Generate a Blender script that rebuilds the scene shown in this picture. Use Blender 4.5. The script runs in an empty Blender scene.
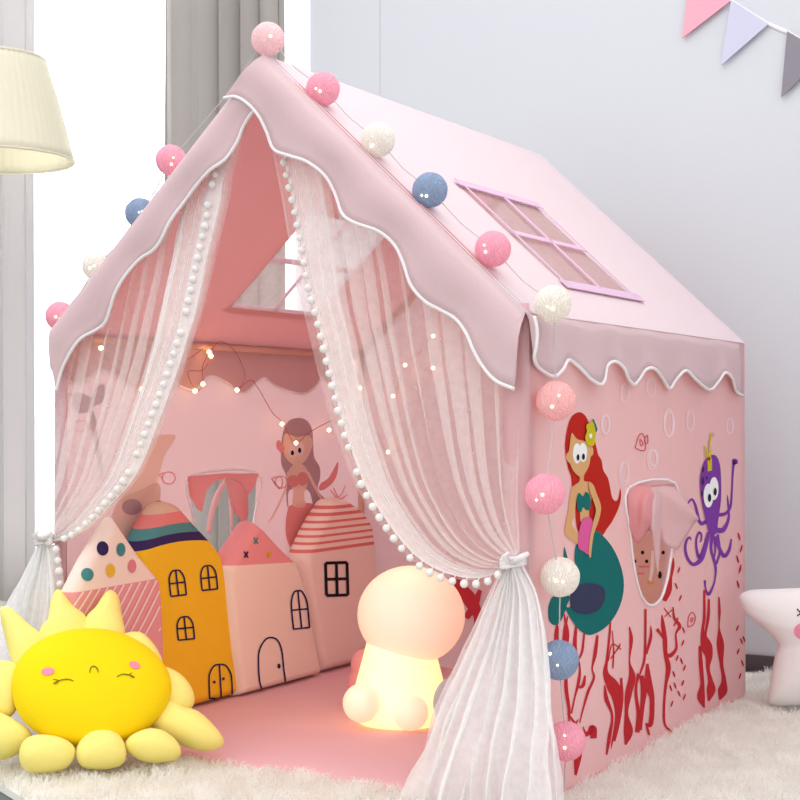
import bpy, bmesh, math, random
import numpy as np
from mathutils import Vector, Matrix, noise
from mathutils.geometry import tessellate_polygon
from mathutils.bvhtree import BVHTree
random.seed(7); rng = np.random.default_rng(5)
sc = bpy.context.scene
col = sc.collection
PI = math.pi
# ------------------------------------------------------------------ camera and tent measures (metres)
CAM = Vector((2.3513, -2.4403, .7285)); YAW, PIT, FL = .5353, .0114, 1464.0
W, D, H, A = 1.1807, 1.2905, .92, 1.468
RT = Vector((math.cos(YAW), math.sin(YAW), 0))
FW = Vector((-math.sin(YAW)*math.cos(PIT), math.cos(YAW)*math.cos(PIT), math.sin(PIT)))
UP = RT.cross(FW)
def ray(x, y): return FW + RT*((x-400)/FL) + UP*((400-y)/FL)
def hit(x, y, n, d):
    r = ray(x, y); return CAM + r*((d-n.dot(CAM))/n.dot(r))
X_, Y_, Z_ = Vector((1,0,0)), Vector((0,1,0)), Vector((0,0,1))
def onx(p, x=W): return hit(p[0], p[1], X_, x)
def ony(p, y=0.0): return hit(p[0], p[1], Y_, y)
def onz(p, z=0.0): return hit(p[0], p[1], Z_, z)
def crop(ox, oy, s): return lambda pts: [(ox+p[0]/s, oy+p[1]/s)+tuple(q/s for q in p[2:]) for p in pts]

cd = bpy.data.cameras.new('camera'); cam = bpy.data.objects.new('camera', cd); col.objects.link(cam)
cam.location = CAM; cam.rotation_euler = (PI/2+PIT, 0, YAW)
cd.sensor_width = 36; cd.lens = 36*FL/800; cd.clip_start = .05
sc.camera = cam

# ------------------------------------------------------------------ materials
def srgb(r, g, b):
    f = lambda c: (c/255/12.92) if c/255 <= .04045 else ((c/255+.055)/1.055)**2.4
    return (f(r), f(g), f(b), 1)
def newmat(name):
    m = bpy.data.materials.new(name); m.use_nodes = True; nt = m.node_tree; nt.nodes.clear()
    out = nt.nodes.new('ShaderNodeOutputMaterial'); return m, nt, out
def fabric(name, c, transl=.3, rough=.85, nscale=6, bump=.25, bdist=.01, weave=True, spec=.2, var=.04, emis=None):
    m, nt, out = newmat(name); N = nt.nodes.new; L = nt.links.new
    tc = N('ShaderNodeTexCoord')
    n1 = N('ShaderNodeTexNoise'); n1.inputs['Scale'].default_value = nscale; n1.inputs['Detail'].default_value = 3
    L(tc.outputs['Object'], n1.inputs['Vector'])
    n2 = N('ShaderNodeTexNoise'); n2.inputs['Scale'].default_value = 420; n2.inputs['Detail'].default_value = 1
    L(tc.outputs['Object'], n2.inputs['Vector'])
    mx = N('ShaderNodeMix'); mx.data_type = 'RGBA'; mx.inputs[6].default_value = c
    mx.inputs[7].default_value = (c[0]*(1-var*2.5), c[1]*(1-var*3), c[2]*(1-var*3), 1)
    L(n2.outputs['Fac'], mx.inputs[0])
    b = N('ShaderNodeBump'); b.inputs['Strength'].default_value = bump; b.inputs['Distance'].default_value = bdist
    L(n1.outputs['Fac'], b.inputs['Height'])
    nb = b
    if weave:
        b2 = N('ShaderNodeBump'); b2.inputs['Strength'].default_value = .12; b2.inputs['Distance'].default_value = .001
        L(n2.outputs['Fac'], b2.inputs['Height']); L(b.outputs[0], b2.inputs['Normal']); nb = b2
    p = N('ShaderNodeBsdfPrincipled'); p.inputs['Roughness'].default_value = rough; p.inputs['Specular IOR Level'].default_value = spec
    L(mx.outputs[2], p.inputs['Base Color']); L(nb.outputs[0], p.inputs['Normal'])
    if emis:
        p.inputs['Emission Color'].default_value = emis[0]; p.inputs['Emission Strength'].default_value = emis[1]
    if transl > 0:
        t = N('ShaderNodeBsdfTranslucent'); L(mx.outputs[2], t.inputs[0]); L(nb.outputs[0], t.inputs['Normal'])
        ms = N('ShaderNodeMixShader'); ms.inputs[0].default_value = transl
        L(p.outputs[0], ms.inputs[1]); L(t.outputs[0], ms.inputs[2]); L(ms.outputs[0], out.inputs[0])
    else: L(p.outputs[0], out.inputs[0])
    return m
def sheer(name, c, alpha, transl=.45, scale=60):
    m, nt, out = newmat(name); N = nt.nodes.new; L = nt.links.new
    tc = N('ShaderNodeTexCoord'); n1 = N('ShaderNodeTexNoise'); n1.inputs['Scale'].default_value = scale
    L(tc.outputs['Object'], n1.inputs['Vector'])
    mr = N('ShaderNodeMapRange'); mr.inputs[3].default_value = alpha*.85; mr.inputs[4].default_value = alpha*1.15
    L(n1.outputs['Fac'], mr.inputs[0])
    tr = N('ShaderNodeBsdfTransparent'); d = N('ShaderNodeBsdfDiffuse'); d.inputs[0].default_value = c
    t = N('ShaderNodeBsdfTranslucent'); t.inputs[0].default_value = c
    a = N('ShaderNodeMixShader'); a.inputs[0].default_value = transl; L(d.outputs[0], a.inputs[1]); L(t.outputs[0], a.inputs[2])
    ms = N('ShaderNodeMixShader'); L(mr.outputs[0], ms.inputs[0]); L(tr.outputs[0], ms.inputs[1]); L(a.outputs[0], ms.inputs[2])
    L(ms.outputs[0], out.inputs[0]); return m
def glow(name, c, s, base=None):
    m, nt, out = newmat(name); N = nt.nodes.new; L = nt.links.new
    p = N('ShaderNodeBsdfPrincipled'); p.inputs['Base Color'].default_value = base or c; p.inputs['Roughness'].default_value = .45
    p.inputs['Emission Color'].default_value = c; p.inputs['Emission Strength'].default_value = s
    L(p.outputs[0], out.inputs[0]); return m
def band_mat(name, coef, stops, c_extra=None, transl=0):
    """cloth dyed in bands: v = z - (a + b*y + c*y^2), constant colour stops over v in [-.3,.3]"""
    m = fabric(name, (1,1,1,1), transl, var=.03); nt = m.node_tree; N = nt.nodes.new; L = nt.links.new
    mix = [n for n in nt.nodes if n.type == 'MIX'][0]
    tc = [n for n in nt.nodes if n.type == 'TEX_COORD'][0]
    sx = N('ShaderNodeSeparateXYZ'); L(tc.outputs['Object'], sx.inputs[0])
    def M(op, a, b):
        n = N('ShaderNodeMath'); n.operation = op
        for i, q in enumerate((a, b)):
            if hasattr(q, 'links'): L(q, n.inputs[i])
            else: n.inputs[i].default_value = q
        return n.outputs[0]
    y = sx.outputs['Y']
    q = M('ADD', M('MULTIPLY', y, coef[1]), M('MULTIPLY', M('MULTIPLY', y, y), coef[2]))
    v = M('SUBTRACT', M('SUBTRACT', sx.outputs['Z'], coef[0]), q)
    v = M('ADD', M('MULTIPLY', v, 1/.6), .5)
    cr = N('ShaderNodeValToRGB'); cr.color_ramp.interpolation = 'CONSTANT'; L(v, cr.inputs[0])
    e = cr.color_ramp.elements
    e[0].position = 0; e[0].color = stops[0][1]
    e[1].position = stops[1][0]/.6+.5; e[1].color = stops[1][1]
    for p_, c_ in stops[2:]:
        k = e.new(p_/.6+.5); k.color = c_
    L(cr.outputs[0], mix.inputs[6])
    mul = N('ShaderNodeMix'); mul.data_type = 'RGBA'; mul.blend_type = 'MULTIPLY'; mul.inputs[0].default_value = 1
    L(cr.outputs[0], mul.inputs[6]); mul.inputs[7].default_value = (.92,.92,.92,1); L(mul.outputs[2], mix.inputs[7])
    return m

PINK = srgb(244,205,209)
M_ = {}
M_['pink'] = fabric('pink_canvas', srgb(245,209,212), .42, nscale=3.2, bump=.28, bdist=.03)
M_['roof'] = fabric('top_lit_roof_canvas', srgb(245,233,238), .26, nscale=3.0, bump=.2, bdist=.03)  # same canvas as the walls, whitened: light from above put into its colour
M_['valance'] = fabric('pink_valance_canvas', srgb(236,210,213), .25, nscale=4, bump=.25, bdist=.02)
M_['roof_inner_glow'] = fabric('pink_roof_inner_glow', srgb(250,196,197), .45, nscale=3, bump=.2, bdist=.02)  # underside of the roof canvas; pink light inside the tent painted into it
M_['piping'] = fabric('white_piping', srgb(250,246,248), .1, bump=0)
M_['mat'] = fabric('pink_floor_mat', srgb(240,190,196), 0, nscale=5, bump=.35, bdist=.02)
M_['tulle'] = sheer('white_tulle', srgb(255,254,253), .27)
M_['hem'] = sheer('white_tulle_hem', srgb(255,254,254), .78)
M_['skirt'] = sheer('white_tulle_skirt', srgb(255,254,254), .72)
M_['pom'] = fabric('white_yarn', srgb(252,250,248), .1, nscale=300, bump=.5, bdist=.002)
M_['lilac'] = fabric('lilac_tape', srgb(240,208,232), .2, bump=.1)
M_['mesh'] = sheer('window_mesh', srgb(238,222,222), .42, transl=.3)
def pr(name, r, g, b): M_[name] = fabric('print_'+name, srgb(r,g,b), .2 if name in ('softgrey','softskin','coral','softcoral','flap','ivory') else 0, bump=.05, var=.05); return name
pr('red',196,34,46); pr('hair',190,28,14); pr('skin',222,170,116); pr('teal',4,108,106); pr('shell',226,92,158); pr('navyblob',52,58,88)
pr('flower',205,190,30); pr('white',248,246,246); pr('black',30,26,34); pr('purple',126,56,160); pr('bubble',250,222,226); pr('fish',205,60,75)
pr('softgrey',196,160,168); pr('softskin',252,218,204); pr('coral',244,160,160); pr('softcoral',238,165,166); pr('flap',236,150,152); pr('ivory',240,205,190)
pr('navy',52,38,88); pr('dteal',72,140,142); pr('mustard',238,190,60); pr('rose',232,136,144); pr('cream',246,214,198); pr('stripe',255,226,222); pr('cheek',246,150,176); pr('sunline',120,120,20)
M_['sun'] = fabric('sun_yellow_velvet', srgb(255,222,14), 0, nscale=30, bump=.15, bdist=.004)
M_['ray'] = fabric('pale_yellow_velvet', srgb(255,240,138), 0, nscale=14, bump=.35, bdist=.008)
M_['plushwhite'] = fabric('white_plush', srgb(246,242,240), 0, nscale=12, bump=.35, bdist=.01)
M_['plushpink'] = fabric('pink_plush', srgb(238,160,166), 0, nscale=20, bump=.3, bdist=.006)
M_['plushgrey'] = fabric('grey_plush', srgb(190,185,192), 0, nscale=20, bump=.3, bdist=.006)
M_['drape'] = fabric('light_pink_window_drape', srgb(248,214,216), .35, nscale=25, bump=.3, bdist=.008)
M_['drapepink'] = fabric('pink_window_drape', srgb(246,180,184), .35, nscale=25, bump=.3, bdist=.008)
M_['pole'] = fabric('wooden_pole', srgb(222,176,162), 0, bump=.1)
M_['greycurtain'] = fabric('grey_linen', srgb(182,178,174), .12, nscale=2, bump=.1)
M_['palecurtain'] = fabric('pale_grey_linen', srgb(226,223,223), .2, nscale=2, bump=.1)
M_['windowsheer'] = sheer('window_sheer', srgb(250,250,253), .55, transl=.7, scale=8)
M_['shade'] = fabric('cream_pleated_shade', srgb(247,245,228), .4, bump=.1)
M_['metal'] = fabric('white_lacquer', srgb(225,222,215), 0, rough=.4, bump=0, weave=False)
M_['base'] = fabric('dark_baseboard', srgb(98,88,92), 0, rough=.5, bump=0, weave=False)
M_['frame'] = fabric('white_window_frame', srgb(240,243,248), 0, rough=.4, bump=0, weave=False)
M_['cord'] = fabric('pale_cord', srgb(205,195,195), 0, bump=0, weave=False)
M_['wire'] = fabric('copper_wire', srgb(200,120,110), 0, bump=0, weave=False)
M_['led'] = glow('warm_led', (1,.62,.22,1), 9)
M_['ledsoft'] = glow('warm_led_in_ball', (1,.78,.45,1), 2.2)
M_['lampglow'] = glow('warm_lit_shell', srgb(255,196,158), .38, srgb(250,232,215))
M_['lampbody'] = glow('bright_warm_lit_shell', srgb(255,226,145), .70, srgb(250,235,215))
M_['lampfoot'] = glow('soft_warm_lit_shell', srgb(255,208,160), .42, srgb(250,232,215))
M_['wall'] = fabric('grey_wallpaper', srgb(208,211,217), 0, nscale=90, bump=.08, bdist=.002, var=.012)
M_['seam'] = fabric('wallpaper_seam', srgb(186,188,194), 0, bump=0)
M_['rugbase'] = fabric('rug_backing', srgb(246,243,236), 0, bump=.2)
M_['pile'] = fabric('white_shag', srgb(255,254,250), .55, nscale=8, bump=0, weave=False, var=.03)
def wood():
    m, nt, out = newmat('dark_floorboards'); N = nt.nodes.new; L = nt.links.new
    tc = N('ShaderNodeTexCoord'); br = N('ShaderNodeTexBrick'); br.inputs['Scale'].default_value = 1
    br.inputs['Brick Width'].default_value = 1.2; br.inputs['Row Height'].default_value = .12; br.inputs['Mortar Size'].default_value = .002
    br.inputs['Color1'].default_value = srgb(96,110,104); br.inputs['Color2'].default_value = srgb(82,96,92); br.inputs['Mortar'].default_value = srgb(40,46,46)
    L(tc.outputs['Object'], br.inputs[0]); p = N('ShaderNodeBsdfPrincipled'); p.inputs['Roughness'].default_value = .4
    L(br.outputs[0], p.inputs[0]); L(p.outputs[0], out.inputs[0]); return m
M_['floor'] = wood()
def glassmat():
    m, nt, out = newmat('clear_glass'); N = nt.nodes.new; L = nt.links.new
    tr = N('ShaderNodeBsdfTransparent'); g = N('ShaderNodeBsdfGlossy'); g.inputs['Roughness'].default_value = .02
    ms = N('ShaderNodeMixShader'); ms.inputs[0].default_value = .04; L(tr.outputs[0], ms.inputs[1]); L(g.outputs[0], ms.inputs[2]); L(ms.outputs[0], out.inputs[0]); return m
M_['glass'] = glassmat()
def ballmat(name, c, s=.12):
    m = fabric(name, c, .25, nscale=120, bump=.6, bdist=.004, var=.02)
    nt = m.node_tree; N = nt.nodes.new; L = nt.links.new
    p = [n for n in nt.nodes if n.type == 'BSDF_PRINCIPLED'][0]
    w = N('ShaderNodeTexWave'); w.inputs['Scale'].default_value = 60; w.inputs['Distortion'].default_value = 14; w.inputs['Detail'].default_value = 3
    tc = [n for n in nt.nodes if n.type == 'TEX_COORD'][0]; L(tc.outputs['Object'], w.inputs[0])
    b = [n for n in nt.nodes if n.type == 'BUMP'][0]; L(w.outputs['Fac'], b.inputs['Height'])
    p.inputs['Emission Color'].default_value = (c[0], c[1]*.9, c[2]*.85, 1); p.inputs['Emission Strength'].default_value = s
    return m
BALLC = {'pale pink': srgb(252,214,218), 'bright pink': srgb(252,178,198), 'cream white': srgb(248,242,234), 'grey blue': srgb(152,172,202), 'peach pink': srgb(252,196,196)}
for k_, c_ in BALLC.items(): M_[k_] = ballmat('cotton_'+k_.replace(' ', '_'), c_)

# ------------------------------------------------------------------ mesh helpers
class MB:
    def __init__(s): s.v = []; s.f = []; s.m = []; s.mats = []
    def mi(s, m):
        m = M_[m] if isinstance(m, str) else m
        if m not in s.mats: s.mats.append(m)
        return s.mats.index(m)
    def add(s, vs, fs, m):
        o = len(s.v); k = s.mi(m); s.v += [Vector(p) for p in vs]
        s.f += [tuple(i+o for i in f) for f in fs]; s.m += [k]*len(fs); return s
    def grid(s, rows, m, closed=False):
        nr, nc = len(rows), len(rows[0]); vs = [p for r in rows for p in r]; fs = []
        for i in range(nr-1):
            for j in range(nc if closed else nc-1):
                k = (j+1) % nc; fs.append((i*nc+j, i*nc+k, (i+1)*nc+k, (i+1)*nc+j))
        return s.add(vs, fs, m)
    def tube(s, pts, r, m, n=6, cap=True):
        pts = [Vector(p) for p in pts]; rows = []; prev = None
        for i, p in enumerate(pts):
            t = (pts[min(i+1, len(pts)-1)]-pts[max(i-1, 0)])
            if t.length < 1e-9: t = Vector((0,0,1))
            t.normalize()
            a = prev if prev is not None else (Vector((0,0,1)) if abs(t.z) < .9 else Vector((1,0,0)))
            a = (a-t*a.dot(t)).normalized(); prev = a; b = t.cross(a)
            rr = r[i] if isinstance(r, (list, tuple)) else r
            rows.append([p+(a*math.cos(2*PI*k/n)+b*math.sin(2*PI*k/n))*rr for k in range(n)])
        s.grid(rows, m, closed=True)
        if cap:
            o = len(s.v)-len(rows)*n; k = s.mi(m)
            s.f += [tuple(o+i for i in reversed(range(n))), tuple(o+(len(rows)-1)*n+i for i in range(n))]; s.m += [k, k]
        return s
    def box(s, a, b, m):
        x0, y0, z0 = a; x1, y1, z1 = b
        vs = [(x, y, z) for z in (z0, z1) for y in (y0, y1) for x in (x0, x1)]
        return s.add(vs, [(0,2,3,1),(4,5,7,6),(0,1,5,4),(2,6,7,3),(0,4,6,2),(1,3,7,5)], m)
    def ball(s, c, r, m, nu=14, nv=9, sq=(1,1,1), pw=1):
        rows = []
        for i in range(nv+1):
            th = PI*i/nv
            rows.append([Vector(c)+Vector((sq[0]*r*math.sin(th)*math.cos(2*PI*j/nu), sq[1]*r*math.sin(th)*math.sin(2*PI*j/nu), sq[2]*r*math.cos(th))) for j in range(nu)])
        return s.grid(rows, m, closed=True)
    def lathe(s, c, prof, m, n=40):
        rows = [[Vector(c)+Vector((r*math.cos(-2*PI*j/n), r*math.sin(-2*PI*j/n), z)) for j in range(n)] for r, z in prof]
        return s.grid(rows, m, closed=True)
    def bvh(s): return BVHTree.FromPolygons([tuple(v) for v in s.v], [tuple(f) for f in s.f])
    def build(s, name, parent=None, smooth=True, solid=0, off=0):
        me = bpy.data.meshes.new(name); loc = parent.matrix_world.translation.copy() if parent else Vector((0,0,0))
        if parent:
            p = parent; loc = Vector((0,0,0))
            while p: loc += p.location; p = p.parent
        me.from_pydata([tuple(v-loc) for v in s.v], [], s.f)
        for m in s.mats: me.materials.append(m)
        me.polygons.foreach_set('material_index', s.m)
        if smooth: me.polygons.foreach_set('use_smooth', [True]*len(me.polygons))
        me.update()
        o = bpy.data.objects.new(name, me); col.objects.link(o)
        if parent: o.parent = parent
        if solid:
            md = o.modifiers.new('solid', 'SOLIDIFY'); md.thickness = solid; md.offset = off
        return o
def tag(o, label=None, cat=None, group=None, kind=None):
    for k, v in (('label', label), ('category', cat), ('group', group), ('kind', kind)):
        if v: o[k] = v
    return o
def empty(name, loc, label, cat, group=None):
    o = bpy.data.objects.new(name, None); o.location = loc; o.empty_display_size = .05; col.objects.link(o)
    return tag(o, label, cat, group)
def recenter(o, loc):
    """move a parentless mesh's origin to loc"""
    o.data.transform(Matrix.Translation(-Vector(loc))); o.location = loc; return o

def cat_closed(pts, n=4):
    P = [Vector(p[:2]) for p in pts]; N = len(P); out = []
    for i in range(N):
        a, b, c, d = P[i-1], P[i], P[(i+1) % N], P[(i+2) % N]
        for k in range(n):
            t = k/n; out.append(.5*((2*b)+(c-a)*t+(2*a-5*b+4*c-d)*t*t+(3*b-a-3*c+d)*t**3))
    return [tuple(p) for p in out]
def cat_open(pts, n=6):
    P = [Vector(p) for p in pts]; P = [2*P[0]-P[1]]+P+[2*P[-1]-P[-2]]; out = []
    for i in range(1, len(P)-2):
        a, b, c, d = P[i-1], P[i], P[i+1], P[i+2]
        for k in range(n):
            t = k/n; out.append(.5*((2*b)+(c-a)*t+(2*a-5*b+4*c-d)*t*t+(3*b-a-3*c+d)*t**3))
    out.append(P[-2]); return out
def ell(cx, cy, rx, ry, a=0, n=20):
    return [(cx+rx*math.cos(t)*math.cos(a)-ry*math.sin(t)*math.sin(a), cy+rx*math.cos(t)*math.sin(a)+ry*math.sin(t)*math.cos(a)) for t in (2*PI*k/n for k in range(n))]
def tess(poly):
    vs = [Vector((p[0], p[1], 0)) for p in poly]; return [tuple(t) for t in tessellate_polygon([vs])]
# a "painter" maps a traced outline onto a surface: plane or BVH
CNT = [0]
def plane_painter(axis, val, sign):
    n = {'x': X_, 'y': Y_}[axis]
    return lambda p, lay: hit(p[0], p[1], n, val+sign*(.0007*lay+.0005+(CNT[0] % 12)*.00005))
def bvh_painter(tree, n_off=.0008):
    def f(p, lay):
        r = ray(p[0], p[1]).normalized(); loc, nor, i, d = tree.ray_cast(CAM, r)
        if loc is None: return None
        if nor.dot(r) > 0: nor = -nor
        return loc+nor*(n_off*lay+.0010+(CNT[0] % 6)*.00005)
    return f
def fill(mb, paint, pts, m, lay=1, smooth=True):
    CNT[0] += 1; pl = cat_closed(pts) if smooth else pts
    vs = [paint(p, lay) for p in pl]
    if any(v is None for v in vs): return
    mb.add(vs, tess(pl), m)
def fill_fine(mb, paint, pts, m, lay=1):
    """convex patch on a curved surface: fan rings from the centre"""
    CNT[0] += 1; c = (sum(p[0] for p in pts)/len(pts), sum(p[1] for p in pts)/len(pts)); rows = []
    for f in (1, .66, .33, .01):
        rows.append([paint((c[0]+(p[0]-c[0])*f, c[1]+(p[1]-c[1])*f), lay) for p in pts])
    if any(v is None for r in rows for v in r): return
    mb.grid(rows, m, closed=True)
def stroke(mb, paint, pts, m, lay=1, w=None, n=10, closed=False):
    CNT[0] += 1
    P = [(p[0], p[1], (p[2] if len(p) > 2 else w)*(1.3 if m in ('purple', 'red') else 1)) for p in pts]
    if closed:
        C = cat_open(P[-2:]+P+P[:2], n)[2*n:-n]; C = [Vector(c) for c in C]
    else: C = cat_open(P, n)
    L_, R_ = [], []; K = len(C)-1
    for i, c in enumerate(C):
        t = Vector(C[(i+1) % K if closed else min(i+1, K)][:2])-Vector(C[(i-1) % K if closed else max(i-1, 0)][:2])
        if t.length < 1e-9: t = Vector((1,0))
        t.normalize(); q = Vector((-t.y, t.x))*max(c[2], .3)*.5
        L_.append(paint((c[0]+q.x, c[1]+q.y), lay)); R_.append(paint((c[0]-q.x, c[1]-q.y), lay))
    for i in range(len(L_)-1):
        q = (L_[i], L_[i+1], R_[i+1], R_[i])
        if all(v is not None for v in q): mb.add(q, [(0,1,2,3)], m)

# ------------------------------------------------------------------ room
WY = 1.70
wb = MB()
wb.box((-2.6, WY, 2.45), (3.2, WY+.1, 2.6), 'wall'); wb.box((-2.6, WY, -.01), (-1.80, WY+.1, 2.45), 'wall'); wb.box((-.46, WY, -.01), (3.2, WY+.1, 2.45), 'wall')
sx_ = ony((380, 60), WY).x; wb.box((sx_-.0012, WY-.0006, .04), (sx_+.0012, WY+.001, 2.6), 'seam')
tag(wb.build('wall_back', smooth=False), kind='structure')
wl = MB(); wl.box((-2.7, -.6, -.01), (-2.6, WY+.1, 2.6), 'wall'); tag(wl.build('wall_left', smooth=False), kind='structure')
wr = MB(); wr.box((3.2, -.6, -.01), (3.3, WY+.1, 2.6), 'wall'); tag(wr.build('wall_right', smooth=False), kind='structure')
bb = MB(); bb.box((-.46, WY-.014, 0), (3.2, WY, .046), 'base'); bb.box((-2.6, WY-.014, 0), (-1.80, WY, .046), 'base'); tag(bb.build('baseboard_back', smooth=False), kind='structure')
fl = MB(); fl.box((-2.7, -3.2, -.06), (3.3, WY+.1, -.012), 'floor'); tag(fl.build('floor', smooth=False), kind='structure')
wn = MB()
for a, b in (((-1.80, WY+.02, 0), (-1.74, WY+.08, 2.45)), ((-.52, WY+.02, 0), (-.46, WY+.08, 2.45)), ((-1.15, WY+.02, .05), (-1.10, WY+.08, 2.40)), ((-1.74, WY+.02, 2.40), (-.52, WY+.08, 2.45)), ((-1.74, WY+.02, -.01), (-.52, WY+.08, .05))): wn.box(a, b, 'frame')
w1 = tag(wn.build('window_1', smooth=False), kind='structure')
gp = MB(); gp.box((-1.74, WY+.045, .05), (-1.15, WY+.051, 2.40), 'glass'); gp.box((-1.10, WY+.045, .05), (-.52, WY+.051, 2.40), 'glass'); gp.build('pane', w1, smooth=False)

def hang(name, x0, x1, y, m, amp, per, label, cat, z0=.03, z1=2.42, seed=0, grp=None):
    mb = MB(); n = int((x1-x0)/per*14); rows = []
    for k in range(9):
        z = z1+(z0-z1)*k/8; r = []
        for i in range(n+1):
            u = i/n; x = x0+(x1-x0)*u
            ph = 2*PI*(x-x0)/per + 1.3*math.sin(5*u+seed)+.25*math.sin(k*.5+seed)
            r.append(Vector((x+.25*per*math.sin(2*ph)*.3, y+amp*math.sin(ph)*(.8+.3*math.sin(9*u+seed)), z)))
        rows.append(r)
    mb.grid(rows, m); o = mb.build(name, solid=.0015 if m != 'windowsheer' else 0)
    recenter(o, ((x0+x1)/2, y, z0)); return tag(o, label, cat, grp)
hang('sheer_curtain', -1.79, -.47, WY-.035, 'windowsheer', .012, .09, 'white sheer curtain glowing across the bright window', 'curtain', seed=1)
hang('window_curtain', -1.035, -.485, WY-.11, 'greycurtain', .032, .10, 'grey linen curtain hanging in deep folds behind the tent', 'curtain', seed=2.4)
hang('window_curtain', -2.45, -1.625, WY-.11, 'palecurtain', .02, .17, 'pale grey curtain panel at the left edge behind the lamp shade', 'curtain', seed=.7)

# bunting: three pennants sewn to one ribbon
bt = empty('bunting', ony((760, 20), WY-.012), 'string of pink, lavender and grey pennants on the wall, upper right', 'bunting')
def pennant(P, m):
    mb = MB(); q = [ony(p, WY-.016) for p in P]; q2 = [v+Vector((0, .005, 0)) for v in q]
    mb.add(q+q2, [(0,1,2), (5,4,3), (0,3,4,1), (1,4,5,2), (2,5,3,0)], m); return mb.build('pennant', bt, smooth=False)
M_['pinkfelt'] = fabric('pink_felt', srgb(255,182,200), .1, bump=.1); M_['lavfelt'] = fabric('lavender_felt', srgb(214,216,238), .1, bump=.1); M_['greyfelt'] = fabric('grey_felt', srgb(150,146,156), .1, bump=.1)
tag(pennant([(690,-28),(730,1),(682,38)], 'pinkfelt'), 'pink pennant'); tag(pennant([(731,0),(768,24),(721,65)], 'lavfelt'), 'lavender pennant'); tag(pennant([(787,31),(826,54),(781,97)], 'greyfelt'), 'grey pennant')
rb = MB(); pts = [ony(p, WY-.002) for p in ((640,-70),(690,-28),(731,1),(768,24),(787,32),(826,54),(900,90))]
up = Vector((0,0,.007)); rb.grid([[p+up for p in pts], [p-up for p in pts]], 'piping'); rb.build('ribbon', bt, solid=.002)

# floor lamp
lc = Vector((-1.315, 1.07, 0))
lt = empty('floor_lamp', lc, 'lamp with cream pleated shade cut off by the left edge', 'lamp')
sh = MB(); rows = []; n = 180
zb, ztp = 1.588, 1.925
for k in range(13):
    t = k/12; r0 = .265-.095*t
    if k == 0: pass
    rows.append([lc+Vector(((r0+.0022*math.cos(60*2*PI*j/n*1.0))*math.cos(2*PI*j/n), (r0+.0022*math.cos(60*2*PI*j/n))*math.sin(2*PI*j/n), zb+(ztp-zb)*(t+.05*math.sin(PI*t)))) for j in range(n)])
sh.grid(rows, 'shade', closed=True); s_ = sh.build('lamp_shade', lt, solid=.002)
bd = MB()
for z, r in ((zb, .266), (ztp, .171)):
    bd = MB(); bd.tube([lc+Vector((r*math.cos(2*PI*j/48), r*math.sin(2*PI*j/48), z)) for j in range(49)], .005, 'shade', cap=False)
    bd.build('shade_rim', s_)
po = MB(); po.tube([lc+Z_*.02, lc+Z_*1.75], .012, 'metal', n=12); po.build('pole', lt)
ba = MB(); ba.lathe(lc, [(0,.028),(.13,.026),(.15,.015),(.15,-.01),(0,-.012)], 'metal'); ba.build('base', lt)
bu = MB(); bu.ball(lc+Z_*1.78, .035, 'metal'); bu.build('bulb', lt)

# ------------------------------------------------------------------ rug
e0, e1 = onz((-6, 782)), onz((28, 803)); dr = (e1-e0).normalized()
nrm = Vector((-dr.y, dr.x, 0));
if nrm.dot(Vector((1, 1, 0))) < 0: nrm = -nrm
def inrug(x, y): return (x-e0.x)*nrm.x+(y-e0.y)*nrm.y > 0
far = 2.6
rg = MB(); c0 = e0-dr*2.6; c1 = e0+dr*far
pl = [Vector((c0.x, c0.y, 0)), Vector((c1.x, c1.y, 0)), Vector((3.0, c1.y, 0)), Vector((3.0, 1.64, 0)), Vector((c0.x, 1.64, 0))]
rg.add([p+Z_*-.011 for p in pl]+[p+Z_*.004 for p in pl], [(4,3,2,1,0), (5,6,7,8,9)]+[(i, (i+1) % 5, 5+(i+1) % 5, 5+i) for i in range(5)], 'rugbase')
ro = rg.build('rug', smooth=False); tag(ro, 'white shaggy rug spread under the tent and plush toys', 'rug')
def in_tent(x, y, e=.0): return (-e < x < W+e) and (-e < y < D+e)
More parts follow.
